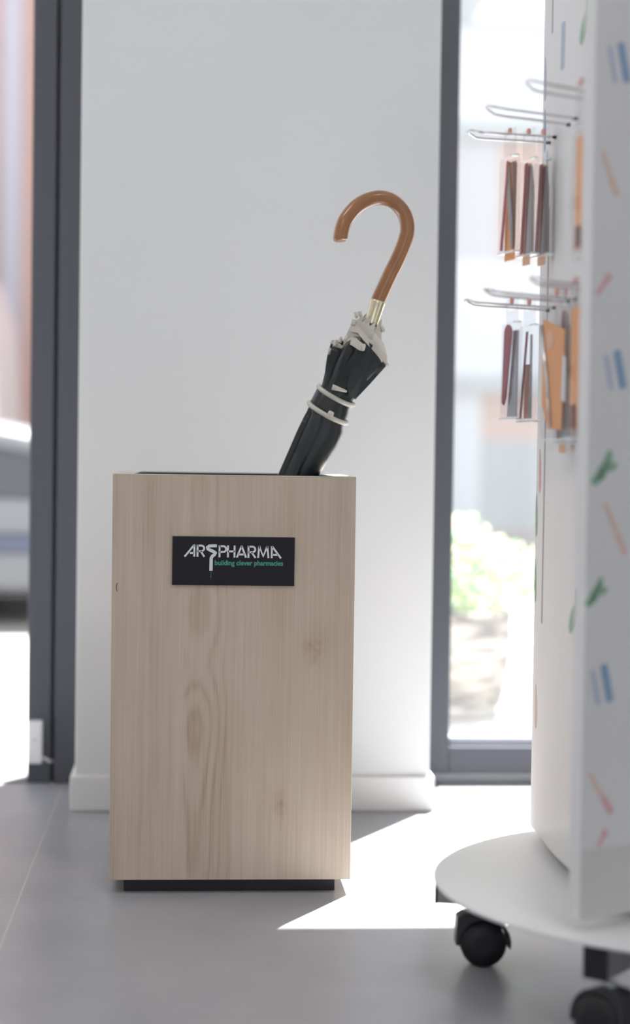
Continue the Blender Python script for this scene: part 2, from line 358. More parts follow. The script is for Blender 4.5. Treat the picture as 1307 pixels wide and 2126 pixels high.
# ceiling panels added out of view as fill light for the room
for i, (lx, ly) in enumerate([(-1.2, 1.6), (0.7, 0.9), (-1.2, -1.2), (1.6, -1.2)]):
    where = ['above the left doorway', 'above the umbrella stand aisle', 'at the left rear of the room', 'at the right rear of the room'][i]
    t = empty('ceiling_fill_light', (lx, ly, CZ), 'added square white flush ceiling fill light panel ' + where, 'fill light', 'added ceiling fill panels')
    m_ = MB(); m_.box((lx - .32, ly - .32, CZ - .03), (lx + .32, ly + .32, CZ), MPLAST); m_.build('frame', t)
    m_ = MB(); m_.box((lx - .29, ly - .29, CZ - .034), (lx + .29, ly + .29, CZ - .03), MFILL); m_.build('diffuser', t)
    L = bpy.data.lights.new('fill_lamp', 'AREA'); L.shape = 'SQUARE'; L.size = .58; L.energy = FILL_W; L.color = (1, .98, .96)
    lo = bpy.data.objects.new('fill_lamp', L); COL.objects.link(lo); lo.location = (lx, ly, CZ - .04)

# ------------------------------------------------------------------ street outside
b = MB(); b.box((-14, 3.52, -0.12), (18, 30, -0.002), MPAVE); struct(b, 'ground')
def facade():
    t = empty('building', (2, 14, 0), 'pale brick shop building across the street with white bands', 'building')
    Y = 14.0
    m_ = MB(); m_.box((-9, Y, 0), (14, Y + 5, 8), MBRICK); m_.build('wall', t, origin=(0, Y, 0))
    def band(nm, x0, x1, z0, z1, mt, dy=.12):
        k = MB(); k.box((x0, Y - dy, z0), (x1, Y, z1), mt); k.build(nm, t, bevel=.01)
    band('white_band', 1.2, 6, 3.30, 4.05, MLIMEW); band('grey_fascia', 1.2, 6, 4.05, 4.5, MGREYB, .2); band('white_band', 1.2, 6, 1.30, 2.22, MLIMEW)
    band('grey_ledge', 1.2, 6, 3.16, 3.30, MGREYB, .16); band('grey_ledge', 1.2, 6, 1.16, 1.30, MGREYB, .16)
    band('render_panel', 1.2, 2.42, 2.22, 3.16, MLAVL, .06); band('render_panel', 1.2, 2.3, .1, 1.16, MLIMEW, .06)
    band('shop_window', 2.2, 5.5, .05, .80, MGREYB, .05)
    band('pilaster', -1.50, -1.335, 0, 7.5, MLAV, .10)
facade()
def car():
    t = empty('car', (-2.2, 7.3, 0), 'dark grey parked car outside the doorway on the left', 'car')
    prof = [(-0.22, .30), (-.20, .48), (-.26, .60), (-.42, .685), (-.75, .745), (-1.15, .80), (-1.35, .84), (-1.85, 1.22), (-2.15, 1.34), (-3.0, 1.36), (-3.55, 1.22), (-4.0, .92), (-4.25, .86), (-4.30, .55), (-4.25, .18), (-3.9, .12), (-.45, .12), (-.25, .16)]
    m_ = MB(); rings = []
    for y, k, dz in [(6.48, .985, -.02), (6.54, 1.0, 0), (7.3, 1.0, .012), (8.1, 1.0, 0), (8.16, .985, -.02)]:
        rings.append([Vector((-2.2 + (x + 2.2) * k, y + (.16 if (z > .9 and y < 7) else (-.16 if z > .9 and y > 7.6 else 0)), z + (dz if z > .3 else 0))) for x, z in prof])
    m_.loft(rings, MCAR, smooth=False); m_.build('body', t, bevel=.03)
    m_ = MB(); m_.prism([(-1.42, .90), (-1.92, 1.22), (-2.2, 1.28), (-2.95, 1.29), (-3.45, 1.18), (-3.7, .95)], 'y', 6.60, 6.63, MWINX); m_.build('side_window', t)
    m_ = MB(); m_.prism([(-.25, .46), (-.28, .58), (-.72, .66), (-.90, .62), (-.80, .47)], 'y', 6.46, 6.56, MLAMP); m_.build('headlamp', t, bevel=.02)
    m_ = MB(); m_.box((-.95, 6.455, .27), (-.24, 6.5, .34), MBUMP); m_.build('bumper_insert', t, bevel=.01)
    m_ = MB(); m_.box((-1.52, 6.35, .86), (-1.38, 6.5, .97), MCAR); m_.build('mirror', t, bevel=.03)
    for x in (-1.12, -3.5):
        for y in (6.47, 7.98):
            m_ = MB(); m_.lathe([(.18, 0), (.29, 0), (.31, .02), (.31, .18), (.29, .2), (.18, .2)], (x, y, .31), (0, 1, 0), MTYRE); k = m_.build('wheel', t)
            m_ = MB(); m_.lathe([(.05, -.005), (.185, .01), (.185, .19), (.05, .2)], (x, y, .31), (0, 1, 0), MRIMC); m_.build('rim', k)
car()
def van():
    t = empty('van', (-3, 11.8, 0), 'white van parked further across the street beyond the grey car', 'van')
    X1 = -1.20
    prof = [(X1 - .02, .35), (X1, .8), (X1 - .05, 1.5), (X1 - .15, 1.82), (X1 - .4, 1.92), (X1 - 3.6, 1.92), (X1 - 3.7, 1.8), (X1 - 3.72, .4), (X1 - 3.6, .28), (X1 - .2, .28)]
    m_ = MB(); m_.prism(prof, 'y', 11.0, 12.8, MVAN); m_.build('body', t, bevel=.06)
    m_ = MB(); m_.prism([(X1 - 3.2, 1.15), (X1 - 3.45, 1.7), (X1 - 2.6, 1.7), (X1 - 2.6, 1.15)], 'y', 10.985, 11.0, MWINX); m_.build('side_window', t)
    for x in (X1 - .75, X1 - 2.95):
        m_ = MB(); m_.lathe([(.15, 0), (.30, 0), (.32, .02), (.32, .18), (.15, .2)], (x, 10.98, .32), (0, 1, 0), MTYRE); m_.build('wheel', t)
van()
def shrub():
    cx, cy = 0.600, 4.42
    t = empty('potted_shrub', (cx, cy, 0), 'flowering green shrub in a round woven basket outside the right window', 'plant')
    m_ = MB(); prof = [(.175, 0), (.19, .02)]
    for i in range(22): prof.append((.19 + .022 * math.sin(i / 21 * math.pi * .6) + (.004 if i % 2 else 0), .02 + i * .0105))
    prof += [(.21, .26), (.19, .262), (.185, .22)]
    m_.lathe(prof, (cx, cy, 0), (0, 0, 1), MWICK, seg=48); m_.build('basket', t, origin=(cx, cy, 0))
    m_ = MB()
    for i in range(26):
        a = random.uniform(0, 6.28); r = random.uniform(.02, .24); top = Vector((cx + math.cos(a) * r, cy + math.sin(a) * r, random.uniform(.3, .46)))
        m_.tube([(cx + math.cos(a) * .05, cy + math.sin(a) * .05, .2), (cx + math.cos(a) * r * .6, cy + math.sin(a) * r * .6, .3), top], .003, MSTEM, seg=5)
    m_.build('stems', t)
    def leaves(mb, n, mt, size, shell):
        for i in range(n):
            while True:
                p = Vector((random.uniform(-1, 1), random.uniform(-1, 1), random.uniform(-.75, 1)))
                if shell < p.length < 1: break
            c = Vector((cx + .03, cy, .35)) + Vector((p.x * .29, p.y * .22, p.z * (.16 - .07 * min(1, abs(p.x)) + .012 * math.sin(p.x * 9))))
            u = Vector((random.gauss(0, 1), random.gauss(0, 1), random.gauss(0, .6))).normalized(); v = u.cross(Vector((random.gauss(0, 1), random.gauss(0, 1), random.gauss(0, 1)))).normalized()
            l = size * random.uniform(.7, 1.3); wd = l * .32
            mb.add([c - u * l, c - u * l * .2 + v * wd, c + u * l * .5 + v * wd * .8, c + u * l, c + u * l * .5 - v * wd * .8, c - u * l * .2 - v * wd], [(0, 1, 2, 3, 4, 5)], mt)
    m_ = MB(); leaves(m_, 900, MLEAF, .022, .3); leaves(m_, 420, MLEAF2, .022, .1); tag(m_.build('foliage', t), kind='stuff')
    m_ = MB(); leaves(m_, 170, MFLOW, .018, .75); leaves(m_, 170, MFLOW2, .018, .75); tag(m_.build('blossom', t), kind='stuff')
shrub()

# ------------------------------------------------------------------ door sensor
t = empty('door_sensor', (-0.2907, 3.40, 0.041), 'small white plastic sensor box low on the dark door frame', 'sensor')
b = MB(); b.box((-0.3045, 3.383, 0.041), (-0.2775, 3.4061, 0.1227), MPLAST); b.build('housing', t, bevel=.003)
b = MB(); b.tube([(-.279, 3.395, .052), (-.272, 3.392, .050), (-.266, 3.394, .045), (-.2615, 3.40, .043), (-.2598, 3.412, .043)], .0028, MPLAST, seg=8); b.build('cable', t)
b = MB(); b.lathe([(.002, 0), (.002, .001)], (-.291, 3.3825, .087), (0, 1, 0), MBEAM, seg=12); b.build('screw', t)

# ------------------------------------------------------------------ umbrella stand
BX0, BX1, BY0, BY1, BZ0, BZ1 = -0.1112, 0.2388, 2.5397, 2.8897, 0.0207, 0.607
st = empty('umbrella_stand', ((BX0 + BX1) / 2, (BY0 + BY1) / 2, 0), 'tall square pale wood umbrella stand with black plinth and black sign', 'umbrella stand')
OC = ((BX0 + BX1) / 2, BY0, 0.3)
T_ = .030
def board(name, lo, hi, lab=None):
    k = MB(); k.box(lo, hi, MWOOD); o = k.build(name, st, bevel=.0008, origin=OC)
    if lab: o['label'] = lab
    return o
fr = board('front_panel', (BX0, BY0, BZ0), (BX1, BY0 + T_, BZ1 - .0012)); board('back_panel', (BX0, BY1 - T_, BZ0), (BX1, BY1, BZ1 - .0012))
board('side_panel', (BX0, BY0 + T_, BZ0), (BX0 + T_, BY1 - T_, BZ1 - .0012)); board('side_panel', (BX1 - T_, BY0 + T_, BZ0), (BX1, BY1 - T_, BZ1 - .0012))
k = MB()
for lo, hi in [((BX0, BY0), (BX1, BY0 + T_)), ((BX0, BY1 - T_), (BX1, BY1)), ((BX0, BY0 + T_), (BX0 + T_, BY1 - T_)), ((BX1 - T_, BY0 + T_), (BX1, BY1 - T_))]:
    k.box((*lo, BZ1 - .0012), (*hi, BZ1), MRIM)
k.build('edge_banding', st)
k = MB(); ix0, ix1, iy0, iy1 = BX0 + T_ + .0005, BX1 - T_ - .0005, BY0 + T_ + .0005, BY1 - T_ - .0005
for lo, hi in [((ix0, iy0), (ix1, iy0 + .003)), ((ix0, iy1 - .003), (ix1, iy1)), ((ix0, iy0 + .003), (ix0 + .003, iy1 - .003)), ((ix1 - .003, iy0 + .003), (ix1, iy1 - .003))]:
    k.box((*lo, .155), (*hi, BZ1 + .0004), MLINER)
k.box((ix0, iy0, .155), (ix1, iy1, .165), MLINER)
k.build('liner', st)
k = MB(); k.box((-0.0898, 2.5597, 0), (0.2176, 2.8697, 0.0212), MBLACK); k.build('plinth', st, bevel=.0006)
k = MB(); pts = [(-.1012 - .0 + .0022 * math.cos(a) - .001, .4442 + .006 * math.sin(a)) for a in [math.radians(100 + 16 * i) for i in range(11)]]
k.tube([(x, BY0 - .0002, z) for x, z in pts], .00045, MBLACK, seg=6); k.build('scratch_mark', fr)
# sign
SX0, SX1, SZ0, SZ1 = -0.0249, 0.1509, 0.4483, 0.5184; SY = BY0 - .0032
k = MB(); k.box((SX0, SY, SZ0), (SX1, BY0, SZ1), MSIGN)
sg = k.build('sign', st, bevel=.0004); sg['label'] = 'black rectangular sign with silver and green lettering'
k = MB(); k.box((SX0, SY + .0008, SZ1), (SX1, BY0, SZ1 + .0009), MSIGNE); k.build('sign_top_edge', sg)
SC = .1755 / 1067; scx = (SX0 + SX1) / 2; scz = (SZ0 + SZ1) / 2
def sp(p): return (scx + (p[0] - 653.5) * SC, scz - (p[1] - 357) * SC)
def stroke(mb, pts, wd, mt, y):
    P = [Vector(sp(p)) for p in pts]; ws = wd if isinstance(wd, list) else [wd] * len(P); Ls, Rs = [], []
    for i, p in enumerate(P):
        d0 = (P[i] - P[i - 1]).normalized() if i > 0 else None; d1 = (P[i + 1] - P[i]).normalized() if i < len(P) - 1 else None
        t = ((d0 or d1) + (d1 or d0)).normalized(); n = Vector((-t.y, t.x)); f = 1.0
        if d0 and d1: f = min(1.6, 1 / max(.4, n.dot(Vector((-d0.y, d0.x)))))
        hw = ws[i] * SC / 2 * f; Ls.append(p + n * hw); Rs.append(p - n * hw)
    for i in range(len(P) - 1):
        mb.prism([Ls[i], Ls[i + 1], Rs[i + 1], Rs[i]], 'y', y - .0005, y, mt)
def bowl(x, y0, y1, x1):
    cy = (y0 + y1) / 2; r = (y1 - y0) / 2; pts = [(x, y0)]
    for i in range(9):
        a = -math.pi / 2 + math.pi * i / 8; pts.append((x1 - r + r * math.cos(a), cy + r * math.sin(a)))
    return pts + [(x, y1)]
k = MB(); W_ = 16.5
for pts in [[(226, 321), (306, 221)], [(310, 214), (310, 320)], [(272, 288), (308, 288)],
            [(338, 215), (338, 321)], bowl(338, 223, 271, 396), [(366, 272), (398, 321)],
            [(530, 219), (530, 324)], bowl(530, 227, 277, 588),
            [(604, 219), (604, 324)], [(661, 220), (661, 325)], [(604, 271), (661, 271)],
            [(682, 325), (722, 222)], [(722, 222), (762, 325)], [(697, 297), (748, 297)],
            [(783, 220), (783, 326)], bowl(783, 228, 277, 842), [(810, 277), (845, 326)],
            [(868, 326), (876, 222)], [(876, 222), (912, 312), (947, 222)], [(947, 222), (958, 327)],
            [(987, 221), (987, 328)], [(990, 224), (1068, 328)], [(990, 297), (1040, 297)]]:
    stroke(k, pts, W_, MLET, SY)
S_ = [(506, 224), (470, 224), (440, 226), (424, 238), (428, 252), (450, 263), (476, 273), (492, 286), (486, 301), (468, 314), (458, 332), (457, 442)]
stroke(k, S_, [26, 27, 27, 25, 25, 28, 29, 29, 28, 28, 28, 29], MLET, SY - .0001)
k.build('white_lettering', sg)
k = MB(); stroke(k, [(457.5, 440), (457.5, 520)], 2.2, MGRN, SY); stroke(k, [(449, 493), (466, 493)], 3.0, MGRN, SY)
fc = bpy.data.curves.new('tagline', 'FONT'); fc.body = 'building clever pharmacies'; fc.size = 1; fc.extrude = .01; fc.offset = .026; fc.resolution_u = 4
fo = bpy.data.objects.new('tagline', fc); COL.objects.link(fo); bpy.context.view_layer.update()
me = bpy.data.meshes.new_from_object(fo.evaluated_get(bpy.context.evaluated_depsgraph_get()))
xs = [v.co.x for v in me.vertices]; x0f, x1f = min(xs), max(xs); a0 = sp((489, 392)); a1 = sp((1088, 395)); sc = (a1[0] - a0[0]) / (x1f - x0f)
k.add([(a0[0] + (v.co.x - x0f) * sc, SY - .0001 - (v.co.z) * .02, a0[1] + v.co.y * sc * 1.08) for v in me.vertices], [tuple(p.vertices) for p in me.polygons], MGRN)
bpy.data.objects.remove(fo)
k.build('green_lettering', sg)

# ------------------------------------------------------------------ umbrella
UY = 2.69
def up_(x, y, dy=0.0):
    k = 2.69 / 2.66
    return Vector(((0.1756 + (x - 640) * .000720 - (y - 800) * (-.0000061)) * k, UY + dy, .6344 + (.7429 - (y - 800) * .000713 + (x - 640) * .000023 - .6344) * k))
um = empty('umbrella', up_(640, 960), 'dark green-black folded umbrella with brown crook handle and cream piping, leaning in the wooden stand', 'umbrella')
def smoothpts(pts, n=6):
    out = []; P = [Vector(p) for p in pts]
    for i in range(len(P) - 1):
        p0 = P[max(i - 1, 0)]; p1 = P[i]; p2 = P[i + 1]; p3 = P[min(i + 2, len(P) - 1)]
        for k_ in range(n):
            t_ = k_ / n; out.append(.5 * ((2 * p1) + (-p0 + p2) * t_ + (2 * p0 - 5 * p1 + 4 * p2 - p3) * t_ ** 2 + (-p0 + 3 * p1 - 3 * p2 + p3) * t_ ** 3))
    out.append(P[-1]); return out
crook = [(704.5, 499), (704.5, 490), (708, 471), (717, 450), (738, 425.5), (764, 411.5), (789, 407.5), (813, 414), (832.6, 432), (843, 453), (845.5, 477.5), (838.6, 504.6), (825, 537.7), (810, 568), (795, 601), (783.5, 627)]
cp = smoothpts([up_(x, y, -.012 + .012 * i / 15) for i, (x, y) in enumerate(crook)], 5)
k = MB(); n = len(cp); rr = [.0112 * (1 if 2 < i < n else (.62, .85, .97)[i]) for i in range(n)]
k.tube(cp, rr, MHAND, seg=24); k.build('handle', um)
k = MB(); a_, b_ = up_(785, 623), up_(770, 675); L_ = (b_ - a_)
k.tube([a_, a_ + L_ * .06, a_ + L_ * .12, a_ + L_ * .9, b_], [.0118, .0125, .0119, .0104, .0108], MGOLD, seg=24); k.build('collar', um)
# umbrella axis frame in the picture of the photo: s runs down the shaft, q across it
AX0 = (775, 655); dA = (-.42, .907); pA = (.907, .42)
def ua(s, q, dy=0): return up_(AX0[0] + dA[0] * s + pA[0] * q, AX0[1] + dA[1] * s + pA[1] * q, dy)
k = MB(); k.tube([ua(0, 1), ua(200, 0), ua(930, -6)], .0045, MTOOL, seg=12)
k.tube([ua(925, -6), ua(950, -7), ua(1018, -8)], [.006, .0045, .003], MTOOL, seg=12); k.build('shaft', um)
def interp(tbl, s):
    for (s0, *a), (s1, *c) in zip(tbl, tbl[1:]):
        if s <= s1: f = max(0, (s - s0) / (s1 - s0)); return [x + (y - x) * f for x, y in zip(a, c)]
    return list(tbl[-1][1:])
PX = .00072 * 2.69 / 2.66
def ring(sfun, ext, amp, npl, tw, seg=96, ph=0, sharp=1.0, dmul=.82):
    out = []
    for i in range(seg):
        th = 2 * math.pi * i / seg; s = sfun(th); l, r = ext(s); c = (l + r) / 2; h = (r - l) / 2
        a = (th * npl / (2 * math.pi) + tw + ph) % 1.0; rdg = (1 - a) if sharp else (1 - abs(2 * a - 1))
        rdg = rdg ** 1.3; m_ = 1 - amp * (1 - rdg)
        out.append(ua(s, c + h * math.cos(th) * m_, -h * math.sin(th) * PX * dmul * m_))
    return out
low = [(186, -40, 36), (215, -41, 41), (234, -43, 44), (252, -45, 52), (285, -46, 53), (330, -45, 46), (380, -44, 40), (430, -42, 34), (600, -38, 30), (800, -27, 19), (900, -16, 6), (930, -12, 0)]
k = MB(); rings = []
for i in range(60):
    s = 186 + (930 - 186) * (i / 59) ** 1.3
    rings.append(ring(lambda th, s=s: s, lambda q: interp(low, q), (.20 if s > 240 else .08), 6, i * .012, ph=.20))
k.loft(rings, MFAB); k.build('canopy', um)
# upper skirt: flared pleats, open at the top
upx = [(40, -46, 66), (58, -54, 69), (85, -59, 71), (109, -56, 63), (130, -50, 55), (150, -43, 48), (176, -37.5, 41), (192, -39, 37)]
def stop(th): return 54 + 42 * abs(math.cos(th)) ** 2.2 if math.sin(th) > 0 else 40 + 46 * abs(math.cos(th)) ** 2
k = MB(); rings = []
for i in range(26):
    f = i / 25; am = .10 + .26 * (1 - f)
    rings.append(ring(lambda th, f=f: stop(th) * (1 - f) + 192 * f, lambda q: interp(upx, q), am, 9, .05 + f * .06, ph=.1))
k.loft(rings, MFAB, cap=False); sk = k.build('canopy_skirt', um)
so = sk.modifiers.new('solid', 'SOLIDIFY'); so.thickness = .0006
# cream hem along the open edge of the skirt
k = MB(); rings = []
for i in range(4):
    f = i / 3
    def sf(th, f=f): return stop(th) - 3 + 8 * f
    r_ = ring(sf, lambda q: [e * 1.025 for e in interp(upx, q)], .36 - .01 * f, 9, .05, ph=.1)
    rings.append(r_)
k.loft(rings, MCREAM, cap=False); hm = k.build('hem', um); hm['label'] = 'cream hem of the folded canopy'
so = hm.modifiers.new('solid', 'SOLIDIFY'); so.thickness = .0010
# cream inner folds rising to the collar
inx = [(8, -22, 24), (20, -30, 30), (40, -37, 40), (62, -38, 58), (90, -34, 52), (120, -28, 40)]
k = MB(); rings = []
for i in range(14):
    f = i / 13
    def sf(th, f=f): return (14 + 9 * math.sin(th * 9) + 6 * math.cos(th * 5)) * (1 - f) + 112 * f
    rings.append(ring(sf, lambda q: interp(inx, q), .32, 8, .5 + .05 * f))
k.loft(rings, MCREAM, cap=False); inn = k.build('inner_folds', um); inn['label'] = 'cream underside of the folded canopy'
so = inn.modifiers.new('solid', 'SOLIDIFY'); so.thickness = .0010
# wide dark gore folded out to the right with its cream hem
def flap(nm, outline, mt, dy, th=.002, lab=None):
    k = MB(); pts = [up_(x, y) for x, y in outline]
    n = len(pts); ds = [dy[i] if isinstance(dy, list) else dy for i in range(n)]
    fa = [Vector((p.x, p.y + d, p.z)) for p, d in zip(pts, ds)]; ba = [v + Vector((0, th, 0)) for v in fa]
    c0 = sum(fa, Vector()) / n + Vector((0, -.0015, 0)); c1 = sum(ba, Vector()) / n
    vs = fa + ba + [c0, c1]; fs = []
    for i in range(n):
        j = (i + 1) % n; fs += [(i, j, 2 * n), (n + j, n + i, 2 * n + 1), (i, n + i, n + j, j)]
    k.add(vs, fs, mt, False); o = k.build(nm, um)
    if lab: o['label'] = lab
    return o
flap('gore_fold', [(745, 704), (774, 732), (803, 761), (786, 780), (764, 804), (737, 832), (722, 824), (716, 806), (728, 760)], MFAB, [-.040, -.030, -.008, -.008, -.012, -.016, -.030, -.036, -.042])
flap('hem_fold', [(728, 664), (744, 668), (757, 676), (775, 694), (796, 716), (803, 740), (805, 760), (801, 762), (775, 735), (747, 707), (738, 694), (720, 690)], MCREAM, [-.026, -.03, -.033, -.032, -.020, -.010, -.007, -.009, -.031, -.0405, -.041, -.034], lab='wide cream hem folded across the canopy')
flap('hem_fold', [(724, 704), (734, 706), (754, 722), (749, 733), (741, 731), (722, 718)], MCREAM, [-.041, -.044, -.046, -.046, -.046, -.042], th=.003, lab='cream hem corner')
# rib tips
for (x, y, dx, dy_, dep) in [(684, 722, .5, 14, -.004), (696, 706, 2, 13, -.018), (705, 700, 3, 13, -.026), (716, 699, 4, 13, -.034), (751, 718, 4, 13, -.046), (738, 662, 3, -13, -.020), (747, 659, 3, -12, -.018), (792, 676, -4, 14, -.008), (803, 756, -1, 6, -.007), (732, 668, 3, 9, -.028)]:
    k = MB(); p = up_(x, y, dep); q = up_(x - dx, y + dy_, dep); k.tube([p, p + (q - p) * .12, p + (q - p) * .3, q], [.0012, .0024, .0029, .0030], MCREAM, seg=10); k.build('rib_tip', um)
# strap with two cream pipings
def band_ring(s, tilt, grow, seg=64):
    l, r = interp(upx if s < 190 else low, s); c = (l + r) / 2; h = (r - l) / 2 + grow
    return [ua(s + tilt * math.cos(2 * math.pi * i / seg) + 9 * max(0, math.sin(2 * math.pi * i / seg)), c + h * math.cos(2 * math.pi * i / seg), -h * .84 * PX * math.sin(2 * math.pi * i / seg)) for i in range(seg)]
k = MB(); k.loft([band_ring(s, 3, 2.2) for s in (184, 192, 202, 212, 224)], MFAB, cap=False); sp_ = k.build('strap', um); so = sp_.modifiers.new('solid', 'SOLIDIFY'); so.thickness = .0012
for s in (184, 224):
    k = MB(); k.tube(band_ring(s, 3, 3.0), .0036, MCREAM, seg=10, closed=True); o = k.build('strap_piping', sp_); o['label'] = 'cream piping edge of the strap'
k = MB(); p0 = up_(686, 806, -.036); p1 = up_(716, 816, -.038); k.tube([p0, p0.lerp(p1, .3), p1], [.0045, .0038, .0016], MCREAM, seg=10); k.build('strap_end', sp_)
k = MB(); k.tube([up_(685, 858, -.037), up_(681, 866, -.038)], [.0042, .005], MCREAM, seg=10); k.build('strap_button', sp_)

# ------------------------------------------------------------------ rotating display on casters
DC = Vector((0.6436, 2.1176, 0)); DR = .3393
ds = empty('display_stand', (DC.x, DC.y, 0), 'white rotating display column on a round base with black casters', 'display stand')
k = MB(); k.lathe([(DR - .001, .1135), (DR, .1145), (DR, .1170), (DR - .0015, .118)], (DC.x, DC.y, 0), (0, 0, 1), MPLATE, seg=160, smooth=False)
k.build('base_plate', ds)
k = MB(); k.lathe([(.15, .118), (.15, .132)], (DC.x + .06, DC.y + .04, 0), (0, 0, 1), MBEAM, seg=48); k.build('turntable', ds)
def beam(p, wd, ext, trail, rot):
    p = Vector((p[0], p[1], 0)); u = (DC - p); u.z = 0; u.normalize(); v = Vector((-u.y, u.x, 0))
    T = Matrix(((u.x, v.x, 0, p.x), (u.y, v.y, 0, p.y), (0, 0, 1, 0), (0, 0, 0, 1)))
    k = MB(); k.box((.004, -wd / 2, .072), (ext, wd / 2, .112), MBEAM, T); bo = k.build('cross_beam', ds)
    k = MB(); k.box((0, -wd / 2 - .0005, .0712), (.004, wd / 2 + .0005, .1128), MCAP, T); o = k.build('end_cap', bo, bevel=.001)
    return T
beam((0.318, 2.2137), .023, .62, 0, 0)
beam((0.4435, 1.8709), .028, .62, 0, 0)
def caster(cx, cy, ang, lab):
    # wheel contact at (cx,cy); axle direction ang
    c = empty('caster', (cx, cy, 0), None, None); c.parent = ds; c.location = Vector((cx, cy, 0)) - ds.location
    axl = Vector((math.cos(ang), math.sin(ang), 0)); fwd = Vector((-axl.y, axl.x, 0)); R_ = .0287
    T = Matrix(((fwd.x, axl.x, 0, cx), (fwd.y, axl.y, 0, cy), (0, 0, 1, 0), (0, 0, 0, 1)))
    for sgn in (-1, 1):
        k = MB(); base = Vector((cx, cy, R_)) + axl * (.009 * sgn)
        k.lathe([(.010, -.0085), (R_ - .004, -.008), (R_ - .001, -.0055), (R_, -.002), (R_, .004), (R_ - .002, .0065), (.012, .0075)], base, axl * sgn, MWHEEL, seg=56); k.build('wheel', c)
    # hood arching over the wheels
    k = MB(); arc = [((R_ + .0058) * math.cos(a), R_ + (R_ + .0058) * math.sin(a)) for a in [math.radians(-8 + 11.2 * i) for i in range(14)]]
    outer = arc + [(-.0345, .0560), (-.0300, .0575)] ; inner = [((R_ + .0012) * math.cos(a), R_ + (R_ + .0012) * math.sin(a)) for a in [math.radians(170 - 12.8 * i) for i in range(15)]]
    poly = [((R_ + .0012) * math.cos(math.radians(-10)), R_ + (R_ + .0012) * math.sin(math.radians(-10))), ((R_ + .0062) * math.cos(math.radians(-10)), R_ + (R_ + .0062) * math.sin(math.radians(-10)))]
    poly = [((R_ + .0062) * math.cos(math.radians(a)), R_ + (R_ + .0062) * math.sin(math.radians(a))) for a in range(-12, 95, 8)]
    poly += [(-.010, .0672), (-.026, .0665), (-.0335, .062), (-.0345, .050), (-.0350, .0270), (-.0300, .0262)]
    poly += [((R_ + .0010) * math.cos(math.radians(a)), R_ + (R_ + .0010) * math.sin(math.radians(a))) for a in range(174, -13, -9)]
    k.prism([(x, z) for x, z in poly], 'y', -.0125, .0125, MCAST, T); k.build('hood', c, bevel=.0012)
    k = MB(); k.lathe([(.006, .0640), (.006, .072)], (cx - fwd.x * .012, cy - fwd.y * .012, 0), (0, 0, 1), MTOOL, seg=20); k.build('stem', c)
    return c
caster(0.3726, 2.1785, math.radians(-92), '')
caster(0.4526, 1.8709, math.radians(40), '')
for a in (math.radians(-16.5), math.radians(51)):
    p = DC + Vector((math.cos(a), math.sin(a), 0)) * .27; caster(p.x, p.y, a + 1.2, '')

# column body: curved board closing into a rounded column
ZT = 1.72
outl = [(.5050, 1.955), (.4790, 1.965), (.4760, 2.02), (.4723, 2.078), (.4695, 2.14), (.4679, 2.206), (.4685, 2.26), (.4703, 2.3115), (.4710, 2.352), (.4730, 2.392), (.4800, 2.428), (.500, 2.455), (.56, 2.462), (.66, 2.455), (.78, 2.42), (.86, 2.35), (.89, 2.27), (.88, 2.18), (.86, 2.145)]
k = MB(); k.prism(outl, 'z', .132, ZT, MDISP, smooth=True)
def on_side(Y):
    for (x0, y0), (x1, y1) in zip(outl, outl[1:]):
        if y0 <= Y <= y1 and x0 < .52: return x0 + (x1 - x0) * (Y - y0) / (y1 - y0)
    return .47
def mark_side(mb, pts, mt):         # printed mark: thin film lying on the curved side; pts in (Y, z)
    n = len(pts); fa = [(on_side(y) - .0006, y, z) for y, z in pts]; ba = [(on_side(y) + .001, y, z) for y, z in pts]
    mb.add([Vector(p) for p in fa + ba], [list(range(n)), [n + i for i in range(n)][::-1]] + [(i, (i + 1) % n, n + (i + 1) % n, n + i) for i in range(n)], mt)
def leaf_shape(cy, cz, L, wd, ang):
    out = []
    for i in range(12):
        a = 2 * math.pi * i / 12; x = L / 2 * math.cos(a); y = wd / 2 * math.sin(a) * (1 - .5 * math.cos(a)); out.append((cy + x * math.cos(ang) - y * math.sin(ang), cz + x * math.sin(ang) + y * math.cos(ang)))
    return out
def bar_shape(cy, cz, L, wd, ang):
    out = []
    for sx, sy in ((-1, -.6), (-.94, -1), (.94, -1), (1, -.6), (1, .6), (.94, 1), (-.94, 1), (-1, .6)):
        x, y = sx * L / 2, sy * wd / 2; out.append((cy + x * math.cos(ang) - y * math.sin(ang), cz + x * math.sin(ang) + y * math.cos(ang)))
    return out
for dz in (0, .40, -.36):
    mark_side(k, leaf_shape(2.13, 1.165 + dz * 2.0, .055, .018, 2.2), MIG); mark_side(k, leaf_shape(2.12, 1.185 + dz * 2.0, .03, .012, 1.3), MIG)
    mark_side(k, bar_shape(2.08, 1.125 + dz * 2.0, .055, .010, 1.9), MIR)
mark_side(k, bar_shape(2.245, 1.165, .06, .022, 1.6), MIBL)
for y_, z_, m_ in [(2.375, 1.15, MIBL), (2.37, 1.08, MIB), (2.345, 1.02, MIG), (2.36, .62, MIR), (2.385, .56, MIG), (2.385, .47, MIG), (2.36, .30, MIO)]:
    mark_side(k, leaf_shape(y_, z_, .06, .016, 1.5), m_)
body = k.build('column_body', ds)
body.modifiers.new('edge', 'EDGE_SPLIT').split_angle = math.radians(50)
for za, zb_ in ((.4168, .97), (1.20, ZT - .03)):
    k = MB(); k.box((on_side(2.325) - .0005, 2.3235, za), (on_side(2.325) + .004, 2.3275, zb_), MSLOT); k.build('slot_channel', ds)
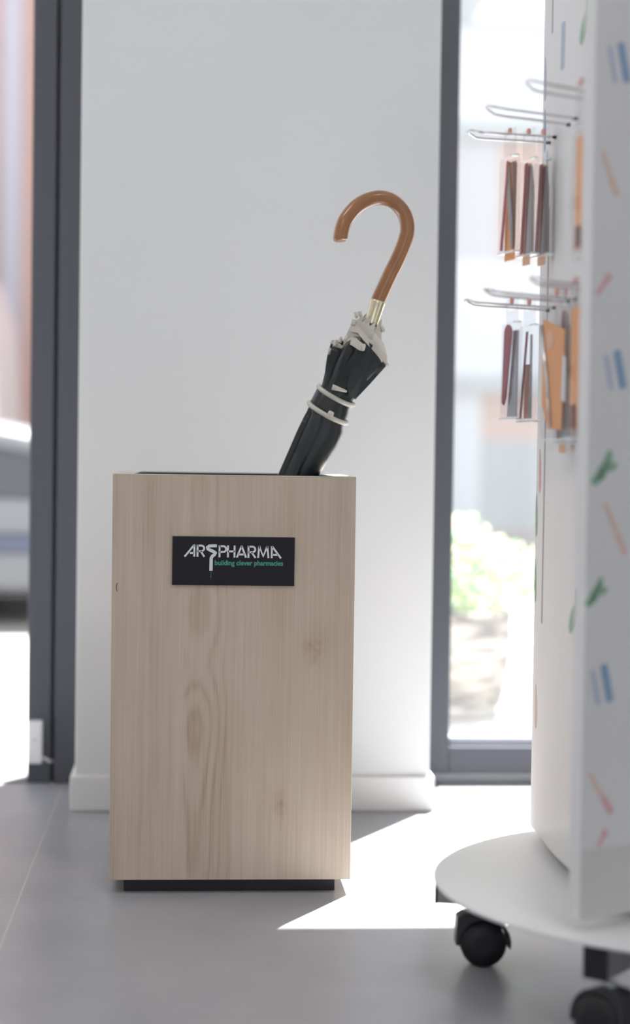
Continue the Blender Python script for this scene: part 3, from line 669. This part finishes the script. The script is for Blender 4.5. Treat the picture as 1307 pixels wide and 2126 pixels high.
# front board
ux, uy = .892, .452; nx, ny = uy, -ux
TB = Matrix(((ux, -nx, 0, .4303), (uy, -ny, 0, 1.889), (0, 0, 1, 0), (0, 0, 0, 1)))   # local x along the board, y = thickness away from the viewer
k = MB(); k.box((0, 0, .209), (.50, .018, ZT), MDISPB, TB)
def mark_b(pts, mt): k.prism(pts, 'y', -.0006, .001, mt, TB)
def atB(X): return (X - .4303) / ux
def twin(X, z, s=1.0):
    a = atB(X); mark_b(bar_shape(a + .006 * s, z, .043 * s, .010 * s, math.radians(104)), MIB); mark_b(bar_shape(a - .010 * s, z - .004, .040 * s, .006 * s, math.radians(104)), MIBL)
def clover(X, z, s=1.0):
    a = atB(X)
    for (dx, dz, L, an) in [(0, 0, .026, .9), (-.009, -.008, .020, .6), (.006, .016, .017, 1.3), (.012, .005, .016, .3), (-.002, .004, .03, 1.0)]: mark_b(leaf_shape(a + dx * s, z + dz * s, L * s, .010 * s, an), MIG)
def brush(X, z, an, c1, c2, L=.05):
    a = atB(X); mark_b(bar_shape(a, z, L * .62, .0055, an), c1); mark_b(bar_shape(a + math.cos(an) * L * .52, z + math.sin(an) * L * .52, L * .42, .0080, an), c2)
twin(.4594, 1.0690); twin(.4620, .7355); twin(.453, .391)
clover(.4500, .624); clover(.4430, .489, .85)
brush(.4455, .957, math.radians(-64), MIO, MIO); brush(.4600, .572, math.radians(-62), MIO, MIO, .062); brush(.4475, .279, math.radians(-55), MIO, MIR, .055)
brush(.4415, .822, math.radians(52), MIR, MIR, .028); brush(.4545, .216, math.radians(58), MIR, MIR, .020)
for X_, z_ in ((.52, 1.0), (.55, .70), (.53, .35), (.62, .9), (.66, .5), (.60, 1.2)): twin(X_, z_)
for X_, z_ in ((.57, .86), (.51, .55), (.60, .3), (.7, .75), (.5, 1.25)): clover(X_, z_)
fb = k.build('front_board', ds)
k = MB(); k.box((0, .0005, .132), (.50, .018, .209), MKICK, TB); k.build('kick_strip', ds)
k = MB(); k.box((-.0012, .0003, .132), (0, .018, ZT), MEDGE, TB); k.build('edge_trim', ds)

# ------------------------------------------------------------------ hooks
def hook(Y, z, tipdx, tilt, name_lab, rows, dy=0):
    x0 = on_side(Y); hw = .0205
    t = empty('display_hook', (x0, Y, z), name_lab, 'hook', rows)
    def pt(f, sgn):     # f 0 root..1 tip
        return Vector((x0 - tipdx * f, Y + sgn * hw * (1 if f < .86 else (1 - (f - .86) * 2.6)) + tilt * f, z + .004 * f))
    path = [pt(0, -1), pt(.4, -1), pt(.84, -1), pt(.93, -.95) + Vector((0, 0, .0020)), pt(1, -.5) + Vector((0, 0, .0040)), pt(1.0, .5) + Vector((0, 0, .0040)), pt(.93, .95) + Vector((0, 0, .0020)), pt(.84, 1), pt(.4, 1), pt(0, 1)]
    k = MB(); k.tube(smoothpts(path, 3), .0017, MCHROME, seg=10); k.build('wire_loop', t)
    for sgn in (-1, 1):
        k = MB(); p = Vector((x0, Y + sgn * hw, z)); k.tube([p + Vector((-.0004, 0, 0)), p + Vector((-.004, 0, 0)), p + Vector((-.006, 0, 0))], [.0024, .0023, .0018], MCAP, seg=10); k.build('peg', t)
    return t
HZ, LZ = 1.0555, .8325
hook(2.303, HZ, .112, 0.0, 'chrome wire loop hook, rearmost of the upper row, holding nail file packs', 'wire hooks on the display column')
hook(2.175, HZ, .114, -.035, 'empty chrome wire loop hook in the middle of the upper row', 'wire hooks on the display column')
hook(2.035, HZ, .100, -.045, 'blurred chrome wire loop hook nearest the front board in the upper row', 'wire hooks on the display column')
hook(2.285, LZ, .116, -.01, 'chrome wire loop hook, rearmost of the lower row, holding the red nail file pack', 'wire hooks on the display column')
hook(2.160, LZ, .116, -.035, 'chrome wire loop hook in the middle of the lower row, holding an orange carded pack', 'wire hooks on the display column')
hook(2.020, LZ, .095, -.045, 'blurred chrome wire loop hook nearest the front board in the lower row', 'wire hooks on the display column')

# ------------------------------------------------------------------ hanging packs
def pack(X, Y, zt, zb, wd, hz, kind, label, group, rz=0, lean=0):
    """clear pouch in the plane X=const; zt/zb top and bottom of pouch, hz the hook height"""
    t = empty('hanging_pack', (X, Y, hz), label, 'package', group)
    O = Vector((X, Y, hz)); dt = .0045; kids = []
    def mk(nm, mb, bev=0): o = mb.build(nm, t, bevel=bev); kids.append(o); return o
    # header with an euro-slot cut-out drawn as a ring
    k = MB(); h0, h1 = zt, hz + .012; hwid = wd * .36
    sl0, sl1 = hz - .003, hz + .004
    k.box((X - .0006, Y - hwid, h0), (X + .0006, Y + hwid, sl0), MCLEAR); k.box((X - .0006, Y - hwid, sl1), (X + .0006, Y + hwid, h1), MCLEAR)
    k.box((X - .0006, Y - hwid, sl0), (X + .0006, Y - hwid * .78, sl1), MCLEAR); k.box((X - .0006, Y + hwid * .78, sl0), (X + .0006, Y + hwid, sl1), MCLEAR)
    mk('header', k)
    k = MB(); k.lathe([(.0045, -.0012), (.0045, .0012)], (X, Y + .002, h1 - .003), (1, 0, 0), MPINK, seg=14); o = mk('round_sticker', k)
    k = MB(); y0, y1 = Y - wd / 2, Y + wd / 2
    prof = [(y0, zb), (y0 + .002, zb + .002), (y0 + .002, zt - .004), (y0 + .006, zt), (y1 - .006, zt), (y1 - .002, zt - .004), (y1 - .002, zb + .002), (y1, zb)]
    k.prism(prof, 'x', X - dt, X + dt, MCLEAR); mk('pouch', k, .0015)
    k = MB(); k.box((X - dt - .0008, y0, zb - .0012), (X + dt + .0008, y1, zb + .0012), MCLEARB); mk('bottom_seam', k)
    k = MB(); k.box((X - dt - .0008, y0, zt - .001), (X + dt * .4, y0 + .012, zt + .001), MCLEARB); mk('top_seam', k)
    H = zt - zb
    if kind == 'set':      # red file crossing a grey tool before an orange card
        k = MB(); k.box((X + .0016, y0 + .010, zb - .010), (X + .0024, y1 - .010, zt - .006), MORANGE); mk('card', k)
        k = MB(); k.prism([(Y - .020, zb + .004), (Y - .013, zb + .004), (Y + .004, zt - .006), (Y - .002, zt - .004)], 'x', X - .0035, X - .0022, MRED); mk('nail_file', k)
        k = MB(); k.tube(smoothpts([(X - .001, Y + .002, zt - .006), (X - .0015, Y + .003, zt - H * .3), (X - .001, Y + .010, zb + H * .35), (X - .0005, Y + .013, zb + .006)], 5), [.0016] * 6 + [.0036] * 6 + [.0026] * 4, MTOOL, seg=10); mk('tweezers', k)
        k = MB(); k.prism([(Y + .012, zb + .004), (Y + .019, zb + .008), (Y + .021, zt - .01), (Y + .010, zt - .006)], 'x', X - .0005, X + .0010, MBROWN); mk('emery_board', k)
    elif kind == 'dark':
        k = MB(); k.box((X + .0016, y0 + .008, zb - .012), (X + .0024, y0 + .030, zt - .004), MORL); mk('card', k)
        k = MB(); k.prism([(Y - .016, zb + .002), (Y - .008, zb + .004), (Y + .004, zt - .004), (Y - .004, zt - .004)], 'x', X - .0035, X - .0022, MRED); mk('nail_file', k)
        k = MB(); k.prism([(Y - .006, zb + .003), (Y + .018, zb + .003), (Y + .017, zb + H * .7), (Y + .010, zt - .008), (Y + .002, zt - .008)], 'x', X - .001, X + .0008, MTOOL); mk('clipper_set', k)
    elif kind == 'red':
        k = MB(); n = 10; top = [(Y + .012 * math.cos(a) - .004, zt - .014 + .012 * math.sin(a)) for a in [math.pi * i / n for i in range(n + 1)]]
        k.prism(top + [(Y - .020, zb + .022), (Y - .014, zb + .018), (Y - .007, zb + .03)], 'x', X - .0042, X - .0024, MRED); mk('nail_file', k)
        k = MB(); k.prism([(Y - .012, zb + .003), (Y + .016, zb + .003), (Y + .018, zt - .010), (Y + .004, zt - .010)], 'x', X + .0002, X + .0020, MTOOL); mk('backing_tool', k)
    elif kind == 'thin':
        k = MB(); k.prism([(Y - .020, zb + .004), (Y - .015, zb + .004), (Y + .002, zt - .008), (Y - .003, zt - .008)], 'x', X - .0035, X - .0022, MRED); mk('nail_file', k)
        k = MB(); k.box((X + .0012, Y - .016, zb + .004), (X + .002, Y + .002, zb + H * .6), MORL); mk('card', k)
        k = MB(); k.prism([(Y + .004, zb + .004), (Y + .010, zb + .004), (Y + .009, zt - .012), (Y + .005, zt - .012)], 'x', X - .001, X + .0006, MTOOL); mk('tweezers', k)
    elif kind == 'orange':
        k = MB(); k.prism([(y0 + .004, zb + .045), (y0 + .026, zb + .014), (y1 - .016, zb + .012), (y1 - .010, zt - .030), (Y, zt - .022), (y0 + .004, zt - .012)], 'x', X - .0030, X - .0015, MORANGE); cd_ = mk('card', k)
        k = MB(); k.prism([(y1 - .016, zb + .05), (y1 - .003, zb + .045), (y1 - .003, zt - .065), (y1 - .012, zt - .06)], 'x', X - .0038, X - .0031, MWCARD); mk('white_label', k)
        k = MB(); k.lathe([(.011, -.0004), (.011, .0004)], (X - .0036, Y - .012, zt - .040), (1, 0, 0), MORL, seg=24); mk('round_emblem', k)
        k = MB(); k.tube([(X - .0042, y0 + .002, zt - .02), (X - .0042, Y - .020, zb + H * .5), (X - .0042, Y - .004, zb + .016)], [.0030, .0028, .0016], MCHROME, seg=10); mk('scissors', k)
    elif kind == 'plain':
        k = MB(); k.box((X + .0006, y0 + .006, zb + .010), (X + .0018, y1 - .006, zt - .004), MORANGE); mk('card', k)
        k = MB(); k.prism([(Y - .014, zb + .012), (Y + .010, zb + .012), (Y + .008, zb + H * .25), (Y - .010, zb + H * .25)], 'x', X - .0030, X - .001, MBROWN); mk('dark_print_tool', k)
    for o in kids:
        if o.name.split('.')[0] in ('card', 'nail_file', 'tweezers', 'emery_board', 'clipper_set', 'white_label', 'scissors', 'backing_tool', 'round_emblem'):
            for v in o.data.vertices: v.co.y = 2 * Y - v.co.y
            o.data.flip_normals()
    t.rotation_euler.z = math.radians(rz)
    return t
G1 = 'nail tool packs on the upper hooks'; G2 = 'nail tool packs on the lower hooks'
pack(.4115, 2.297, 1.0300, .9060, .052, HZ, 'set', 'clear pack with red file, tweezers and bright orange card, outermost on the upper rear hook', G1, 14)
pack(.4365, 2.297, 1.0270, .9030, .052, HZ, 'dark', 'clear pack with red file and grey clippers, middle one on the upper rear hook', G1, 14)
pack(.4560, 2.297, 1.0260, .9030, .050, HZ, 'dark', 'clear pack with red file and grey clippers, nearest the column on the upper rear hook', G1, 14)
pack(.4360, 1.985, 1.0080, .8650, .060, HZ, 'plain', 'orange carded pack half hidden behind the front board, upper row', G1)
pack(.4150, 2.280, .8130, .6880, .052, LZ, 'red', 'clear pack with a wide dark red nail file, outermost on the lower rear hook', G2, 14)
pack(.4380, 2.280, .8100, .6850, .050, LZ, 'thin', 'clear pack with a thin dark red file, second on the lower rear hook', G2, 14)
pack(.4460, 2.145, .8230, .6600, .085, LZ, 'orange', 'large clear pack with orange card, scissors and white label on the lower middle hook', G2, 10)
pack(.4570, 2.145, .8230, .6560, .055, LZ, 'dark', 'clear pack with grey tools behind the large orange pack on the lower middle hook', G2, 10)
pack(.4380, 2.005, .8150, .6600, .060, LZ, 'plain', 'orange carded pack half hidden behind the front board, lower row', G2)
